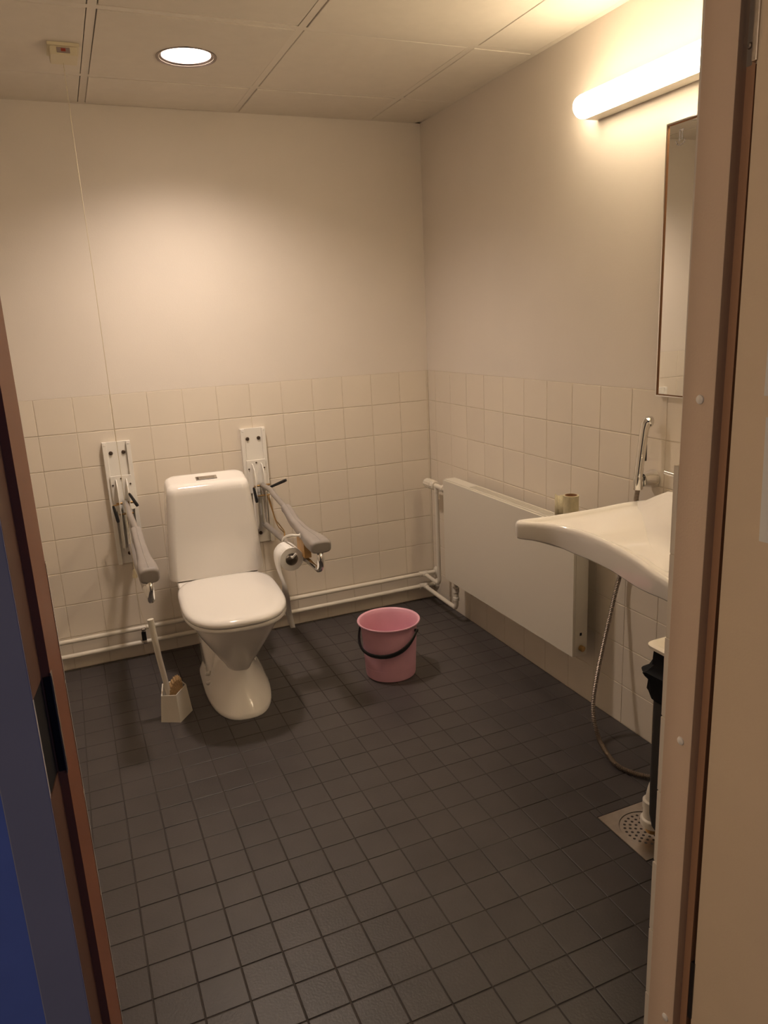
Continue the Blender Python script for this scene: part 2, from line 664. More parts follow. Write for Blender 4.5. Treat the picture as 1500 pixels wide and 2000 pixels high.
# wall lamp over the mirror
t = thing('wall_lamp', 'long white tube lamp glowing on the wall above the mirror', 'lamp', (0, -1.83, 2.06))
LX, LZ, LY0, LY1 = -.062, 2.068, -1.262, -2.36
bm = new()
prof = [(.0, LY0), (.016, LY0 - .001), (.026, LY0 - .005), (.033, LY0 - .013), (.0355, LY0 - .025), (.0355, LY1 + .02), (.03, LY1 + .005), (.0, LY1)]
lathe(bm, prof, (LX, 0, LZ), 'y', 28, False, False)
obj('diffuser', bm, 'emit_lamp', t)
bm = new()
box(bm, -.054, -.0005, LY1 + .01, LY0 - .015, LZ - .036, LZ + .036, .006)
obj('base_rail', bm, 'wplastic', t)

# ------------------------------------------------------------------ mirror
t = thing('mirror', 'tall wall mirror with a thin metal edge beside the lamp', 'mirror', (0, -1.83, 1.187))
bm = new()
box(bm, -.016, -.0005, -2.055, -1.6085, 1.19, 1.942, .001)
obj('frame_body', bm, 'card', t)
bm = new()
box(bm, -.020, -.001, -1.6085, -1.6045, 1.186, 1.945, .0008)
box(bm, -.020, -.001, -2.0595, -2.0555, 1.186, 1.945, .0008)
box(bm, -.020, -.001, -2.0555, -1.6085, 1.9405, 1.945, .0008)
box(bm, -.020, -.001, -2.0555, -1.6085, 1.186, 1.190, .0008)
obj('metal_edge', bm, 'chrome', t)
bm = new()
box(bm, -.0185, -.0155, -2.052, -1.6165, 1.193, 1.9365, .0012)
obj('glass', bm, 'mirror', t)
bm = new()       # small etched mark: a stem with a flag over a dotted arc
my, mz = -1.655, 1.905
box(bm, -.0192, -.0184, my - .0022, my + .0022, mz - .014, mz + .014)
box(bm, -.0192, -.0184, my - .0110, my - .0075, mz - .012, mz + .012)
box(bm, -.0192, -.0184, my - .015, my + .0022, mz + .012, mz + .016)
for k in range(7):
    a = math.pi * (1.05 + .9 * k / 6)
    box(bm, -.0192, -.0184, my - .004 + .016 * math.cos(a) - .002, my - .004 + .016 * math.cos(a) + .002, mz - .012 + .012 * math.sin(a) - .002, mz - .012 + .012 * math.sin(a) + .002)
obj('etched_mark', bm, 'mark', t)

# ------------------------------------------------------------------ door frame and door
def lean(bm, k=0.0062):
    for v in bm.verts:
        v.co.x += k * (v.co.z - .65)


YS = -2.561      # where the stop ends and the rebate starts
bm = new()
box(bm, DOOR_R, DOOR_R + .115, YS, YJ, -.02, 2.1, .002)
lean(bm)
fr = struct('trim_1', bm, 'jamb', 'beige right door jamb with white screw caps')
bm = new()
box(bm, DOOR_R + .018, DOOR_R + .115, YS - .0145, YS + .001, -.02, 2.1, .001)
lean(bm)
obj('rebate_strip', bm, 'jambstrip', fr)
for z, y in ((1.309, -2.534), (.728, -2.538), (.143, -2.543)):
    bm = new()
    x = DOOR_R + .0062 * (z - .65)
    lathe(bm, [(.0, -.0032), (.004, -.003), (.0068, -.0018), (.0075, 0), (.0075, .001)], (x, y, z), 'x', 20, False, False)
    obj('screw_cap', bm, 'cap', fr)
def prism(bm, plan, z0, z1, bev=0.0):
    lo_ = [bm.verts.new((x, y, z0)) for x, y in plan]
    hi_ = [bm.verts.new((x, y, z1)) for x, y in plan]
    n = len(plan)
    for k in range(n):
        bm.faces.new((lo_[k], lo_[(k + 1) % n], hi_[(k + 1) % n], hi_[k]))
    bm.faces.new(lo_[::-1])
    bm.faces.new(hi_)
    if bev:
        es = [e for e in bm.edges if abs(e.verts[0].co.z - e.verts[1].co.z) > .5 and e.calc_face_angle(0) > .5]
        bmesh.ops.bevel(bm, geom=es, offset=bev, segments=2, affect='EDGES')


# plan of the left jamb: rebate face, stop face and the slightly splayed reveal
RA, RB, RS, RE = (-1.7537, YO), (-1.7465, -2.560), (-1.7376, -2.560), (-1.7277, YJ)
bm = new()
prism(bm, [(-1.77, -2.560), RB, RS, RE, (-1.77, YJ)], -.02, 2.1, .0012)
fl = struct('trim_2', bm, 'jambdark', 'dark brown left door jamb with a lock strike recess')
for z0, z1 in ((-.02, .972), (1.088, 2.1)):
    bm = new()
    prism(bm, [(-1.77, YO), RA, RB, (-1.77, -2.559)], z0, z1)
    obj('rebate', bm, 'jambshade', fl)
bm = new()
prism(bm, [(-1.77, YO), (-1.7549, YO + .0003), (-1.7477, -2.5602), (-1.77, -2.559)], .9722, 1.0878)
obj('strike_recess', bm, 'gap', fl)
bm = new()
prism(bm, [(-1.7450, -2.5616), (-1.7366, -2.5616), (-1.7366, -2.5603), (-1.7450, -2.5603)], .972, 1.088)
obj('strike_plate', bm, 'black', fl)
bm = new()
prism(bm, [(-1.7380, -2.5620), (-1.7369, -2.5620), (-1.7362, -2.552), (-1.7373, -2.552)], .968, 1.092, .0003)
obj('strike_lip', bm, 'steel', fl)
bm = new()
box(bm, -1.7995, -1.7539, YO - .0012, YO + .010, -.02, 2.1, .0015)
struct('trim_3', bm, 'jambfront', 'grey front face of the left door frame')
bm = new()
box(bm, DOOR_L - .08, DOOR_R + .08, YO, YJ, 2.1, 2.14)
struct('trim_4', bm, 'jamb', 'head of the door frame above the doorway')

d = thing('door_1', 'beige door leaf opened outward at the right edge with paper notices', 'door', (-.775, -2.618, 0))
d['kind'] = 'structure'
AX = Vector((-.7745, -2.579, 0))
ang = math.radians(4)
ex = Vector((math.sin(ang) * 0 + .07, -1, 0)).normalized()       # along the leaf, towards the corridor
en = Vector((ex.y, -ex.x, 0))                                   # leaf face normal, towards the doorway (-x)
if en.x > 0:
    en = -en


def leafbox(bm, s0, s1, n0, n1, z0, z1, bev=0):
    r = box(bm, s0, s1, n0, n1, z0, z1, bev)
    return r


def place_leaf(bm):
    for v in bm.verts:
        s, n, z = v.co
        v.co = AX + ex * s + en * n + Vector((0, 0, z))


bm = new()
leafbox(bm, 0.002, .90, -.04, 0, .01, 2.08, .0015)
place_leaf(bm)
obj('leaf', bm, 'leaf', d)
for z0, z1 in ((.165, .295), (1.757, 1.90)):
    bm = new()
    leafbox(bm, -.036, .001, -.008, -.005, z0, z1, .0008)
    leafbox(bm, -.005, .0035, -.006, .0030, z0 + .002, z1 - .002, .002)
    place_leaf(bm)
    h = obj('hinge', bm, 'hinge' if z0 < 1 else 'steel', d)
    for k in range(2):
        bm = new()
        lathe(bm, [(0, -.0022), (.003, -.002), (.0045, 0)], (0, 0, 0), 'y', 14, False, False)
        for v in bm.verts:
            v.co = Vector((-.016, v.co.x + 0, 0)) * 0 + Vector((-.014 + v.co.x, -.005 - v.co.y, z0 + .025 + k * .06 + v.co.z))
        place_leaf(bm)
        obj('screw', bm, 'steel', h)
t2 = new()
for q in ((.052, .17, 1.320, 1.55),):
    leafbox(t2, q[0], q[1], 0.0002, .0009, q[2], q[3])
place_leaf(t2)
o = single('paper_notice', t2, 'paper', AX + ex * .09 + en * .0005 + Vector((0, 0, 1.335)), 'upper white paper notice on the open door leaf, at the right edge', 'notice')
t2 = new()
leafbox(t2, .0625, .18, 0.0002, .0009, 1.108, 1.29)
for v in t2.verts:
    v.co.x -= .07 * (1.105 - v.co.z) * -.35
place_leaf(t2)
o = single('paper_notice', t2, 'paper', AX + ex * .1 + en * .0005 + Vector((0, 0, 1.105)), 'lower white paper notice on the open door leaf, at the right edge', 'notice')

# ------------------------------------------------------------------ radiator
RX0, RX1, RY0, RY1, RZ0, RZ1 = -.120, -.056, -.365, -1.352, .231, .722
t = thing('radiator', 'white flat-panel wall radiator under the tiles of the right wall', 'radiator', (-.06, -.86, RZ0))
bm = new()
box(bm, RX0, RX0 + .010, RY1, RY0, RZ0, RZ1 - .004, .0012)
obj('front_panel', bm, 'rad', t)
bm = new()
box(bm, RX1 - .012, RX1, RY1 + .006, RY0 - .006, RZ0 + .004, RZ1 - .006, .003)
obj('rear_panel', bm, 'rad', t)
for y0 in (RY1, RY0 - .0025):
    bm = new()
    box(bm, RX0 + .0105, RX1, y0, y0 + .0025, RZ0, RZ1, .0008)
    sp = obj('side_panel', bm, 'rad', t)
    if y0 == RY1:
        bm = new()
        box(bm, -.089, -.080, y0 - .0006, y0 + .001, RZ0 + .078, RZ0 + .089)
        obj('slot', bm, 'gap', sp)
bm = new()
box(bm, RX0 + .0095, RX0 + .015, RY1, RY0, RZ1 - .004, RZ1, .0008)
box(bm, RX1 - .006, RX1, RY1, RY0, RZ1 - .004, RZ1, .0008)
box(bm, RX0 + .012, RX1 - .003, RY0 - .22, RY0, RZ1 - .0035, RZ1 - .0005)
n = 78
for k in range(n):
    y = RY0 - .22 - (k + 1) * (abs(RY1 - RY0) - .226) / n
    box(bm, RX0 + .012, RX1 - .003, y - .0028, y + .0028, RZ1 - .0035, RZ1 - .0005)
obj('top_grille', bm, 'rad', t)
bm = new()
lathe(bm, [(.0, -.014), (.008, -.014), (.011, -.012), (.011, .002), (.014, .003), (.014, .006)], (-.083, RY1 - .001, RZ0 + .030), 'y', 20, False, False)
obj('drain_plug', bm, 'brass', t)
for y in (-.55, -1.17):
    bm = new()
    box(bm, RX1, -.002, y - .015, y + .015, .33, .66, .002)
    obj('wall_bracket', bm, 'rad', t)
# valve
VY, VX, VZ = -.215, -.078, .655
bm = new()
tube(bm, [(VX, RY0, VZ), (VX, VY + .01, VZ)], .012, 16)
lathe(bm, [(.012, 0), (.018, .002), (.018, .022), (.012, .024)], (VX, VY - .085, VZ), 'y', 20)
tube(bm, [(VX, VY, VZ), (VX, VY, VZ - .03)], .012, 14)
v = obj('valve', bm, 'wplastic', t)
bm = new()
rings = []
for h, r in ((VY + .012, .019), (VY + .016, .0225), (VY + .034, .0225), (VY + .036, .017), (VY + .042, .017), (VY + .045, .0235), (VY + .10, .0225), (VY + .112, .019), (VY + .115, .012)):
    rings.append([Vector((VX + r * (1 + (.05 if (k % 3 == 0 and r > .0224) else 0)) * math.cos(2 * math.pi * k / 36), h, VZ + r * (1 + (.05 if (k % 3 == 0 and r > .0224) else 0)) * math.sin(2 * math.pi * k / 36))) for k in range(36)])
loft(bm, rings)
obj('thermostat_head', bm, 'wplastic', v, thr=25)

# heating pipes
PY = -.032
t = thing('upper_heating_pipe', 'upper of two white heating pipes along the back wall', 'pipe', (-1.2, PY, .145))
bm = new()
tube(bm, [(XL, PY, .143), (-.085, PY, .149)], .0108, 14)
tube(bm, [(-.088, PY, .149), (-.001, PY, .149)], .0108, 14)
tube(bm, smooth_path([(-.072, PY, .149), (-.075, -.08, .149), (VX, -.17, .149), (VX, -.203, .152), (VX, VY, .17), (VX, VY, .23), (VX, VY, VZ - .02)], 6), .0100, 14)
obj('pipe', bm, 'wplastic', t)
bm = new()
lathe(bm, [(.0145, -.024), (.0145, .024)], (-.080, PY, .149), 'x', 18)
tube(bm, [(-.074, PY - .006, .149), (-.0745, PY - .03, .149)], .0140, 14)
obj('tee', bm, 'wplastic', t)
bm = new()
lathe(bm, [(.012, -.012), (.016, -.012), (.026, -.005), (.028, -.001)], (0, PY, .149), 'x', 24)
obj('flange', bm, 'wplastic', t)
t = thing('lower_heating_pipe', 'lower of two white heating pipes along the back wall', 'pipe', (-1.2, PY, .08))
bm = new()
tube(bm, [(XL, PY, .072), (-.085, PY, .083)], .0108, 14)
tube(bm, [(-.088, PY, .083), (-.001, PY, .083)], .0108, 14)
tube(bm, smooth_path([(-.072, PY, .083), (-.078, -.10, .083), (-.083, -.36, .083), (-.083, -.392, .090), (-.083, -.40, .108), (-.083, -.40, .16), (-.083, -.40, .235)], 6), .0108, 14)
obj('pipe', bm, 'wplastic', t)
bm = new()
lathe(bm, [(.0145, -.024), (.0145, .024)], (-.080, PY, .083), 'x', 18)
tube(bm, [(-.074, PY - .006, .083), (-.0745, PY - .03, .083)], .0140, 14)
obj('tee', bm, 'wplastic', t)
bm = new()
lathe(bm, [(.012, -.012), (.016, -.012), (.026, -.005), (.028, -.001)], (0, PY, .083), 'x', 24)
obj('flange', bm, 'wplastic', t)
bm = new()
lathe(bm, [(.015, .125), (.015, .140), (.0125, .142), (.0125, .165), (.016, .167), (.016, .19)], (-.083, -.40, 0), 'z', 16)
obj('union', bm, 'wplastic', t)
t = thing('pipe_clip', 'metal double clip with a black strap holding both heating pipes', 'clip', (-1.503, -.02, .105))
bm = new()
box(bm, -1.513, -1.493, -.046, -.0445, .088, .130, .0005)
box(bm, -1.507, -1.499, -.045, -.0002, .100, .116, .001)
obj('strap', bm, 'black', t)
for z in (.141, .078):
    bm = new()
    lathe(bm, [(.0112, -.009), (.0132, -.009), (.0132, .009), (.0112, .009)], (-1.502, PY, z), 'x', 18, False, False)
    box(bm, -1.508, -1.496, -.0555, -.044, z - .004, z + .004, .001)
    obj('ring', bm, 'steel', t)

# small paper roll on the radiator
t = thing('toilet_roll', 'nearly used-up yellowish toilet roll standing on the radiator behind the washbasin', 'toilet roll', (-.088, -1.288, RZ1))
bm = new()
lathe(bm, [(.0215, RZ1), (.0275, RZ1), (.0275, RZ1 + .012), (.0268, RZ1 + .09), (.0275, RZ1 + .0985), (.0215, RZ1 + .0985)], (-.088, -1.288, 0), 'z', 28, False, False)
obj('paper', bm, 'oldpaper', t)
bm = new()
lathe(bm, [(.0212, RZ1 + .0005), (.0212, RZ1 + .0995), (.0198, RZ1 + .0995), (.0198, RZ1 + .0005)], (-.088, -1.288, 0), 'z', 28, False, False)
obj('core', bm, 'card', t)
bm = new()
pp = smooth_path([(-.112, -1.275, 0), (-.118, -1.262, 0), (-.124, -1.250, 0), (-.121, -1.238, 0), (-.113, -1.232, 0)], 5)
r0 = [bm.verts.new(q + Vector((0, 0, RZ1))) for q in pp]
r1 = [bm.verts.new(q + Vector((random.uniform(-.001, .001), 0, RZ1 + .097 + random.uniform(-.003, .002)))) for q in pp]
for k in range(len(pp) - 1):
    bm.faces.new((r0[k], r0[k + 1], r1[k + 1], r1[k]))
o = obj('loose_sheet', bm, 'oldpaper', t)
sm = o.modifiers.new('thickness', 'SOLIDIFY')
sm.thickness = .0012

# ------------------------------------------------------------------ toilet
t = thing('toilet', 'white floor-standing toilet with closed lid between two support arms', 'toilet', (-1.185, -.30, 0), math.radians(-3.0))
L = dict(local=True)
bm = new()       # bowl and pedestal in one ceramic body
rings = []
for z, hx, yb, yf, n in ((.155, .050, -.20, -.415, 2.3), (.175, .060, -.185, -.428, 2.3), (.21, .082, -.16, -.455, 2.4), (.26, .112, -.13, -.492, 2.4),
                         (.31, .140, -.11, -.530, 2.4), (.35, .158, -.10, -.556, 2.5), (.385, .166, -.09, -.572, 2.5), (.396, .166, -.09, -.572, 2.5), (.400, .160, -.095, -.566, 2.5)):
    rings.append(sup(.008, (yb + yf) / 2, hx, yb, yf, z, n))
loft(bm, rings)
rings = []       # flared foot
for z, hx, yb, yf, n in ((.0, .124, .03, -.512, 2.6), (.006, .126, .03, -.514, 2.6), (.02, .125, .03, -.508, 2.6), (.045, .112, .03, -.486, 2.5), (.08, .092, .03, -.458, 2.4), (.12, .074, .03, -.434, 2.3), (.165, .060, .03, -.418, 2.2), (.185, .050, .02, -.405, 2.2)):
    rings.append(sup(.005, -.16, hx * 1.04, yb, yf, z, n, nb=6))
loft(bm, rings)
rings = []       # rear column
for z, hx, yb, yf, n in ((.0, .104, .10, -.22, 6), (.10, .106, .10, -.21, 6), (.16, .110, .10, -.16, 6), (.25, .118, .11, -.14, 6), (.34, .140, .12, -.15, 6), (.40, .165, .125, -.16, 6), (.418, .172, .13, -.16, 6), (.424, .168, .126, -.156, 6)):
    rings.append(sup(0, (yb + yf) / 2, hx, yb, yf, z, n))
loft(bm, rings)
bowl = obj('bowl', bm, 'ceramic', t, local=True, thr=50)
for y, z, x in ((-.20, .072, -.106), (-.245, .052, -.109)):
    bm = new()
    lathe(bm, [(.0, -.010), (.006, -.0095), (.009, -.006), (.0095, .01)], (x, y, z), 'x', 16, False, False)
    obj('bolt_cap', bm, 'ceramic', bowl, local=True)
bm = new()       # cistern
rings = []
cy_ = .055
for z, hx, hy, r in ((.428, .189, .085, .03), (.431, .197, .090, .03), (.445, .199, .092, .032), (.56, .192, .091, .034), (.70, .181, .088, .036), (.80, .172, .085, .038), (.825, .169, .083, .038), (.838, .162, .077, .036), (.845, .148, .066, .033), (.849, .10, .045, .025)):
    rr_ = rrect(0, cy_, hx, hy, z, r)
    for v in rr_:       # slightly bowed front
        if v.y < cy_:
            v.y -= .012 * (1 - (v.x / .19) ** 2)
    for v in rr_:       # top sloping to the front
        v.z += max(0, min(1, (z - .78) / .05)) * (.15 * (v.y - cy_) - .004)
    rings.append(rr_)
loft(bm, rings)
ci = obj('cistern', bm, 'ceramic', t, local=True, thr=50)
bm = new()
box(bm, -.044, .044, .020, .060, .846, .8515, .002)
for v in bm.verts:
    v.co.z += .15 * (v.co.y - cy_) - .004
fb = obj('flush_plate', bm, 'chrome', ci, local=True)
bm = new()
box(bm, -.027, .034, .026, .054, .850, .8535, .0015)
for v in bm.verts:
    v.co.z += .15 * (v.co.y - cy_) - .004
obj('flush_button', bm, 'steel', fb, local=True)
bm = new()
box(bm, -.0405, -.0305, .025, .055, .850, .8522, .0005)
for v in bm.verts:
    v.co.z += .15 * (v.co.y - cy_) - .004
obj('flush_button_slot', bm, 'bolt', fb, local=True)


def lid_ring(z, d, hx=.195, yb=-.074, yf=-.622):
    return sup(.008, -.33, hx - d, yb - d, yf + d, z, 2.75, 56, nb=4.2)


bm = new()
loft(bm, [lid_ring(.404, .022), lid_ring(.401, .006), lid_ring(.409, .0), lid_ring(.419, .003), lid_ring(.421, .02)])
obj('seat', bm, 'lid', t, local=True, thr=60)
bm = new()
rings = [lid_ring(.421, .018), lid_ring(.4205, .004), lid_ring(.427, -.001), lid_ring(.437, .001), lid_ring(.4445, .008), lid_ring(.4485, .022), lid_ring(.4505, .05), lid_ring(.451, .10), lid_ring(.4512, .15)]
loft(bm, rings)
lid = obj('lid', bm, 'lid', t, local=True, thr=60)
for x in (-.075, .075):
    bm = new()
    lathe(bm, [(.007, -.016), (.008, -.014), (.008, .014), (.007, .016)], (x, -.064, .428), 'x', 16)
    box(bm, x - .012, x + .012, -.075, -.052, .416, .428, .002)
    obj('hinge', bm, 'lid', lid, local=True)


# ------------------------------------------------------------------ folding support arms
def support_arm(label, cx, pivot, pad, loop, levers, rod, hl):
    t = thing('support_arm', label, 'grab bar', (cx, 0, .728), group='fold-down support arms beside the toilet')
    z0, z1 = .455, 1.0
    bm = new()
    box(bm, cx - .0575, cx + .0575, -.012, -.0004, z0, z1, .001)
    box(bm, cx - .0575, cx - .040, -.026, -.011, z0, z1, .002)
    box(bm, cx + .040, cx + .0575, -.026, -.011, z0, z1, .002)
    rail = obj('wall_rail', bm, 'white_metal', t)
    for bx, bz in ((cx - .026, .952), (cx + .026, .952), (cx - .004, .500)):
        bm = new()
        lathe(bm, [(.0, -.0185), (.006, -.018), (.0085, -.015), (.0085, -.011)], (bx, 0, bz), 'y', 18, False, False)
        obj('bolt', bm, 'bolt', rail)
    for sx in (-.049, .049):
        bm = new()
        lathe(bm, [(.0, -.0275), (.004, -.0272), (.0052, -.0255)], (cx + sx, 0, .990), 'y', 14, False, False)
        obj('screw', bm, 'white_metal', rail)
    bm = new()
    box(bm, cx - .044, cx + .044, -.036, -.0265, .70, .855, .003)
    box(bm, cx - .030, cx + .030, -.035, -.0265, .53, .70, .003)
    br = obj('sliding_bracket', bm, 'white_metal', t)
    for sx, sz in ((0, .872 - .03), (-.036, .815), (.036, .815)):
        bm = new()
        lathe(bm, [(.0, -.040), (.003, -.0395), (.004, -.036)], (cx + sx, 0, sz), 'y', 12, False, False)
        obj('screw', bm, 'bolt', br)
    for sx in (-.021, .021):
        bm = new()
        pts = [(-.035, .84), (-.055, .835), (-.075, .815), (-.086, .785), (-.090, .73), (-.086, .66), (-.068, .56), (-.055, .53), (-.035, .52)]
        xs = (cx + sx - .0018, cx + sx + .0018)
        loft(bm, [[Vector((x, y, z)) for y, z in pts] for x in xs])
        obj('cheek_plate', bm, 'white_metal', t, thr=20)
    bm = new()
    lathe(bm, [(.005, -.036), (.005, .036)], (pivot[0], -.062, pivot[2]), 'x', 14)
    obj('pivot_pin', bm, 'brass', t)
    bm = new()
    lathe(bm, [(.0035, -.030), (.0035, .030)], (pivot[0], -.075, pivot[2] - .045), 'x', 12)
    obj('pivot_pin', bm, 'brass', t)
    bm = new()
    tube(bm, [(pivot[0], -.060, pivot[2] + .012), (pivot[0] + .001, -.064, loop[2] - .004)], .0125, 16)
    obj('pivot_post', bm, 'chrome', t)
    for (a, b) in levers:
        bm = new()
        a, b = Vector(a), Vector(b)
        tube(bm, [a, a.lerp(b, .12), a.lerp(b, .5), a.lerp(b, .88), b], [.0045, .0058, .0066, .0074, .0058], 12)
        lv = obj('lever', bm, 'black', t)
        bm = new()
        tube(bm, [a, (cx + (.022 if a.x > cx else -.022), -.075, a.z)], .0032, 10)
        obj('lever_pin', bm, 'brass', lv)
    # frame tube
    up = [Vector(q) for q in pivot_path(pivot, pad)]
    bm = new()
    tube(bm, smooth_path(up, 6), .0120, 14)
    obj('upper_tube', bm, 'grey_tube', t)
    lx, ly, lz = loop
    bm = new()
    e = pad[-1]
    tube(bm, smooth_path([(e[0] - .002, e[1] + .05, e[2] - .012), (e[0] - .003, e[1] + .012, e[2] - .022), (lx, ly + .002, (e[2] + lz) / 2 + .006), (lx, ly + .010, lz + .015), (lx, ly + .035, lz), (lx, ly + .07, lz), (lx - .003, ly + .17, lz)], 8), .0128, 16)
    obj('end_loop', bm, 'chrome', t)
    bm = new()
    tube(bm, [(lx - .003, ly + .165, lz), (pivot[0], -.05, lz)], .0132, 14)
    obj('lower_tube', bm, 'grey_tube', t)
    # pad: rounded sections along the arm
    bm = new()
    rings = []
    for (x, y, z, w, h) in pad_sections(pad):
        ring = []
        for k in range(24):
            a = 2 * math.pi * k / 24
            c, s = math.cos(a), math.sin(a)
            ring.append(Vector((x + w / 2 * math.copysign(abs(c) ** .62, c), y, z + h / 2 * math.copysign(abs(s) ** .62, s))))
        rings.append(ring)
    loft(bm, rings)
    pd = obj('armrest_pad', bm, 'grey_pad', t, thr=60)
    bm = new()
    secs = pad_sections(pad)
    tube(bm, [(x, y, z + h / 2 + .0002) for x, y, z, w, h in secs[1:-2]], .0011, 6)
    obj('pad_seam', bm, 'grey_tube', pd)
    if rod:
        for off in (0, .009):
            bm = new()
            tube(bm, smooth_path([(pivot[0] + .014 + off, -.075, .70 - off), (pivot[0] + .020, -.155 - off, .612 - off), (pivot[0] + .021, -.19, .592 - off), (pivot[0] + .018, -.235, .592 - off * 2), (pivot[0] + .012, -.345, .585 - off), (pivot[0] + .008, -.362, .574 - off), (pivot[0] + .004, -.364, .558)], 5), .0026, 8)
            obj('support_rod', bm, 'brass', t)
    return t


def pivot_path(pivot, pad):
    s = pad[0]
    return [(pivot[0], -.058, pivot[2]), (pivot[0], -.12, pivot[2] + .003), (pivot[0], -.20, pivot[2] + .006), (pivot[0], -.235, pivot[2] + .004), (pivot[0], -.27, pivot[2] - .004), (s[0], s[1] + .05, s[2] + .006), (s[0], s[1] - .03, s[2] - .004), (pad[1][0], pad[1][1], pad[1][2] - .004), (pad[2][0], pad[2][1], pad[2][2] - .008)]


def pad_sections(pad):
    keys = pad
    out = []
    k0 = keys[0]
    out.append((k0[0], k0[1] + .0035, k0[2], k0[3] * .90, k0[4] * .88))
    n = 6
    for i in range(len(keys) - 1):
        a, b = keys[i], keys[i + 1]
        for k in range(n):
            f = k / n
            f2 = f * f * (3 - 2 * f)
            out.append(tuple(a[j] + (b[j] - a[j]) * (f if j < 2 else f2) for j in range(5)))
    e = keys[-1]
    out.append(e)
    out.append((e[0], e[1] - .008, e[2] - .001, e[3] * .93, e[4] * .88))
    out.append((e[0], e[1] - .013, e[2] - .002, e[3] * .75, e[4] * .62))
    return out


padR = [(-.897, -.440, .708, .040, .034), (-.896, -.58, .671, .042, .038), (-.891, -.68, .655, .052, .045), (-.883, -.79, .646, .082, .054), (-.881, -.835, .642, .082, .052)]
support_arm('right folding support arm, carrying the toilet roll holder, beside the cistern', -.913, (-.901, -.06, .738), padR, (-.890, -.850, .549),
            [((-.948, -.09, .738), (-.9395, -.095, .668)), ((-.874, -.085, .728), (-.806, -.14, .765))], True, None)
padL = [(-1.500, -.440, .704, .040, .034), (-1.500, -.58, .668, .042, .038), (-1.500, -.68, .652, .050, .045), (-1.5005, -.79, .643, .069, .058), (-1.5005, -.835, .640, .069, .058)]
support_arm('left folding support arm over the toilet brush, left of the toilet', -1.509, (-1.507, -.06, .738), padL, (-1.505, -.850, .545),
            [((-1.558, -.09, .738), (-1.546, -.095, .664)), ((-1.487, -.09, .783), (-1.459, -.10, .725))], False, None)

# wooden block with roll holder
t = thing('toilet_roll_holder', 'wooden block with a white wire roll hook clamped on the right support arm', 'roll holder', (-.905, -.70, .62))
bm = new()
box(bm, -.912, -.883, -.715, -.620, .566, .640, .002)
obj('wooden_block', bm, 'wood', t)
bm = new()
tube(bm, smooth_path([(-.912, -.690, .655), (-.935, -.685, .656), (-.946, -.668, .655), (-.952, -.60, .632), (-.955, -.570, .612), (-.9555, -.566, .585), (-.9555, -.572, .576), (-.9555, -.60, .573), (-.9555, -.690, .573), (-.9545, -.704, .577), (-.950, -.712, .586), (-.944, -.715, .592)], 6), .0046, 10)
obj('wire_hook', bm, 'white_metal', t)
bm = new()
lathe(bm, [(.0, -.006), (.007, -.0055), (.010, -.003), (.010, .0)], (-.9132, -.690, .655), 'x', 18, False, False)
obj('hook_plate', bm, 'white_metal', t)
RC = Vector((-.9555, 0, .562))
t = thing('toilet_roll', 'white toilet roll on the wire hook with a strip of paper trailing to the floor', 'toilet roll', (RC.x, -.63, RC.z))
bm = new()
lathe(bm, [(.0255, -.588), (.0465, -.588), (.0475, -.590), (.0475, -.683), (.0465, -.685), (.0255, -.685)], RC, 'y', 40, False, False)
obj('paper', bm, 'paper', t)
bm = new()
lathe(bm, [(.0253, -.5885), (.0253, -.6845), (.0236, -.6845), (.0236, -.5885)], RC, 'y', 32, False, False)
obj('core', bm, 'core', t)
bm = new()
path = [(-.9555, .0480, .0), (-.980, .041, .0), (-.998, .022, .0), (-1.0032, 0, 0), (-1.001, -.04, .0), (-.990, -.085, .0), (-.981, -.12, .004), (-.979, -.16, .012), (-.978, -.20, .024), (-.975, -.235, .034), (-.969, -.27, .042), (-.961, -.305, .0475)]
path = smooth_path([Vector(q) for q in path], 5)
l, r = [], []
for q in path:
    tw = min(1.0, max(0.0, (-q.y - .12) / .19))
    nx = .011 * math.sin(tw * 2.2)
    l.append(bm.verts.new((q.x - nx, -.590 - q.z, RC.z + q.y)))
    r.append(bm.verts.new((q.x + nx, -.683 + q.z * .9, RC.z + q.y)))
for k in range(len(path) - 1):
    bm.faces.new((l[k], l[k + 1], r[k + 1], r[k]))
o = obj('paper_strip', bm, 'paper', t, thr=80)
sm = o.modifiers.new('thickness', 'SOLIDIFY')
sm.thickness = .0008

# ------------------------------------------------------------------ bucket
BC = Vector((-.569, -.708, 0))
t = thing('bucket', 'pink plastic bucket with a black handle on the dark floor', 'bucket', BC)
bm = new()
prof = [(.0, .004), (.090, .004), (.0995, .0), (.1040, .002), (.1055, .008), (.116, .190), (.1175, .212), (.1185, .214), (.1215, .226), (.126, .232), (.131, .2345), (.1325, .238), (.131, .2412), (.127, .2412), (.1215, .236), (.1185, .222), (.1125, .19), (.102, .010), (.0, .008)]
lathe(bm, prof, BC, 'z', 56, False, False)
body = obj('body', bm, 'pink', t, thr=50)
bm = new()      # faint scuffed ring moulded low on the body
lathe(bm, [(.1072, .0465), (.1084, .048), (.1074, .0495)], BC, 'z', 56, False, False)
obj('moulded_rib', bm, 'pink', body)
bm = new()
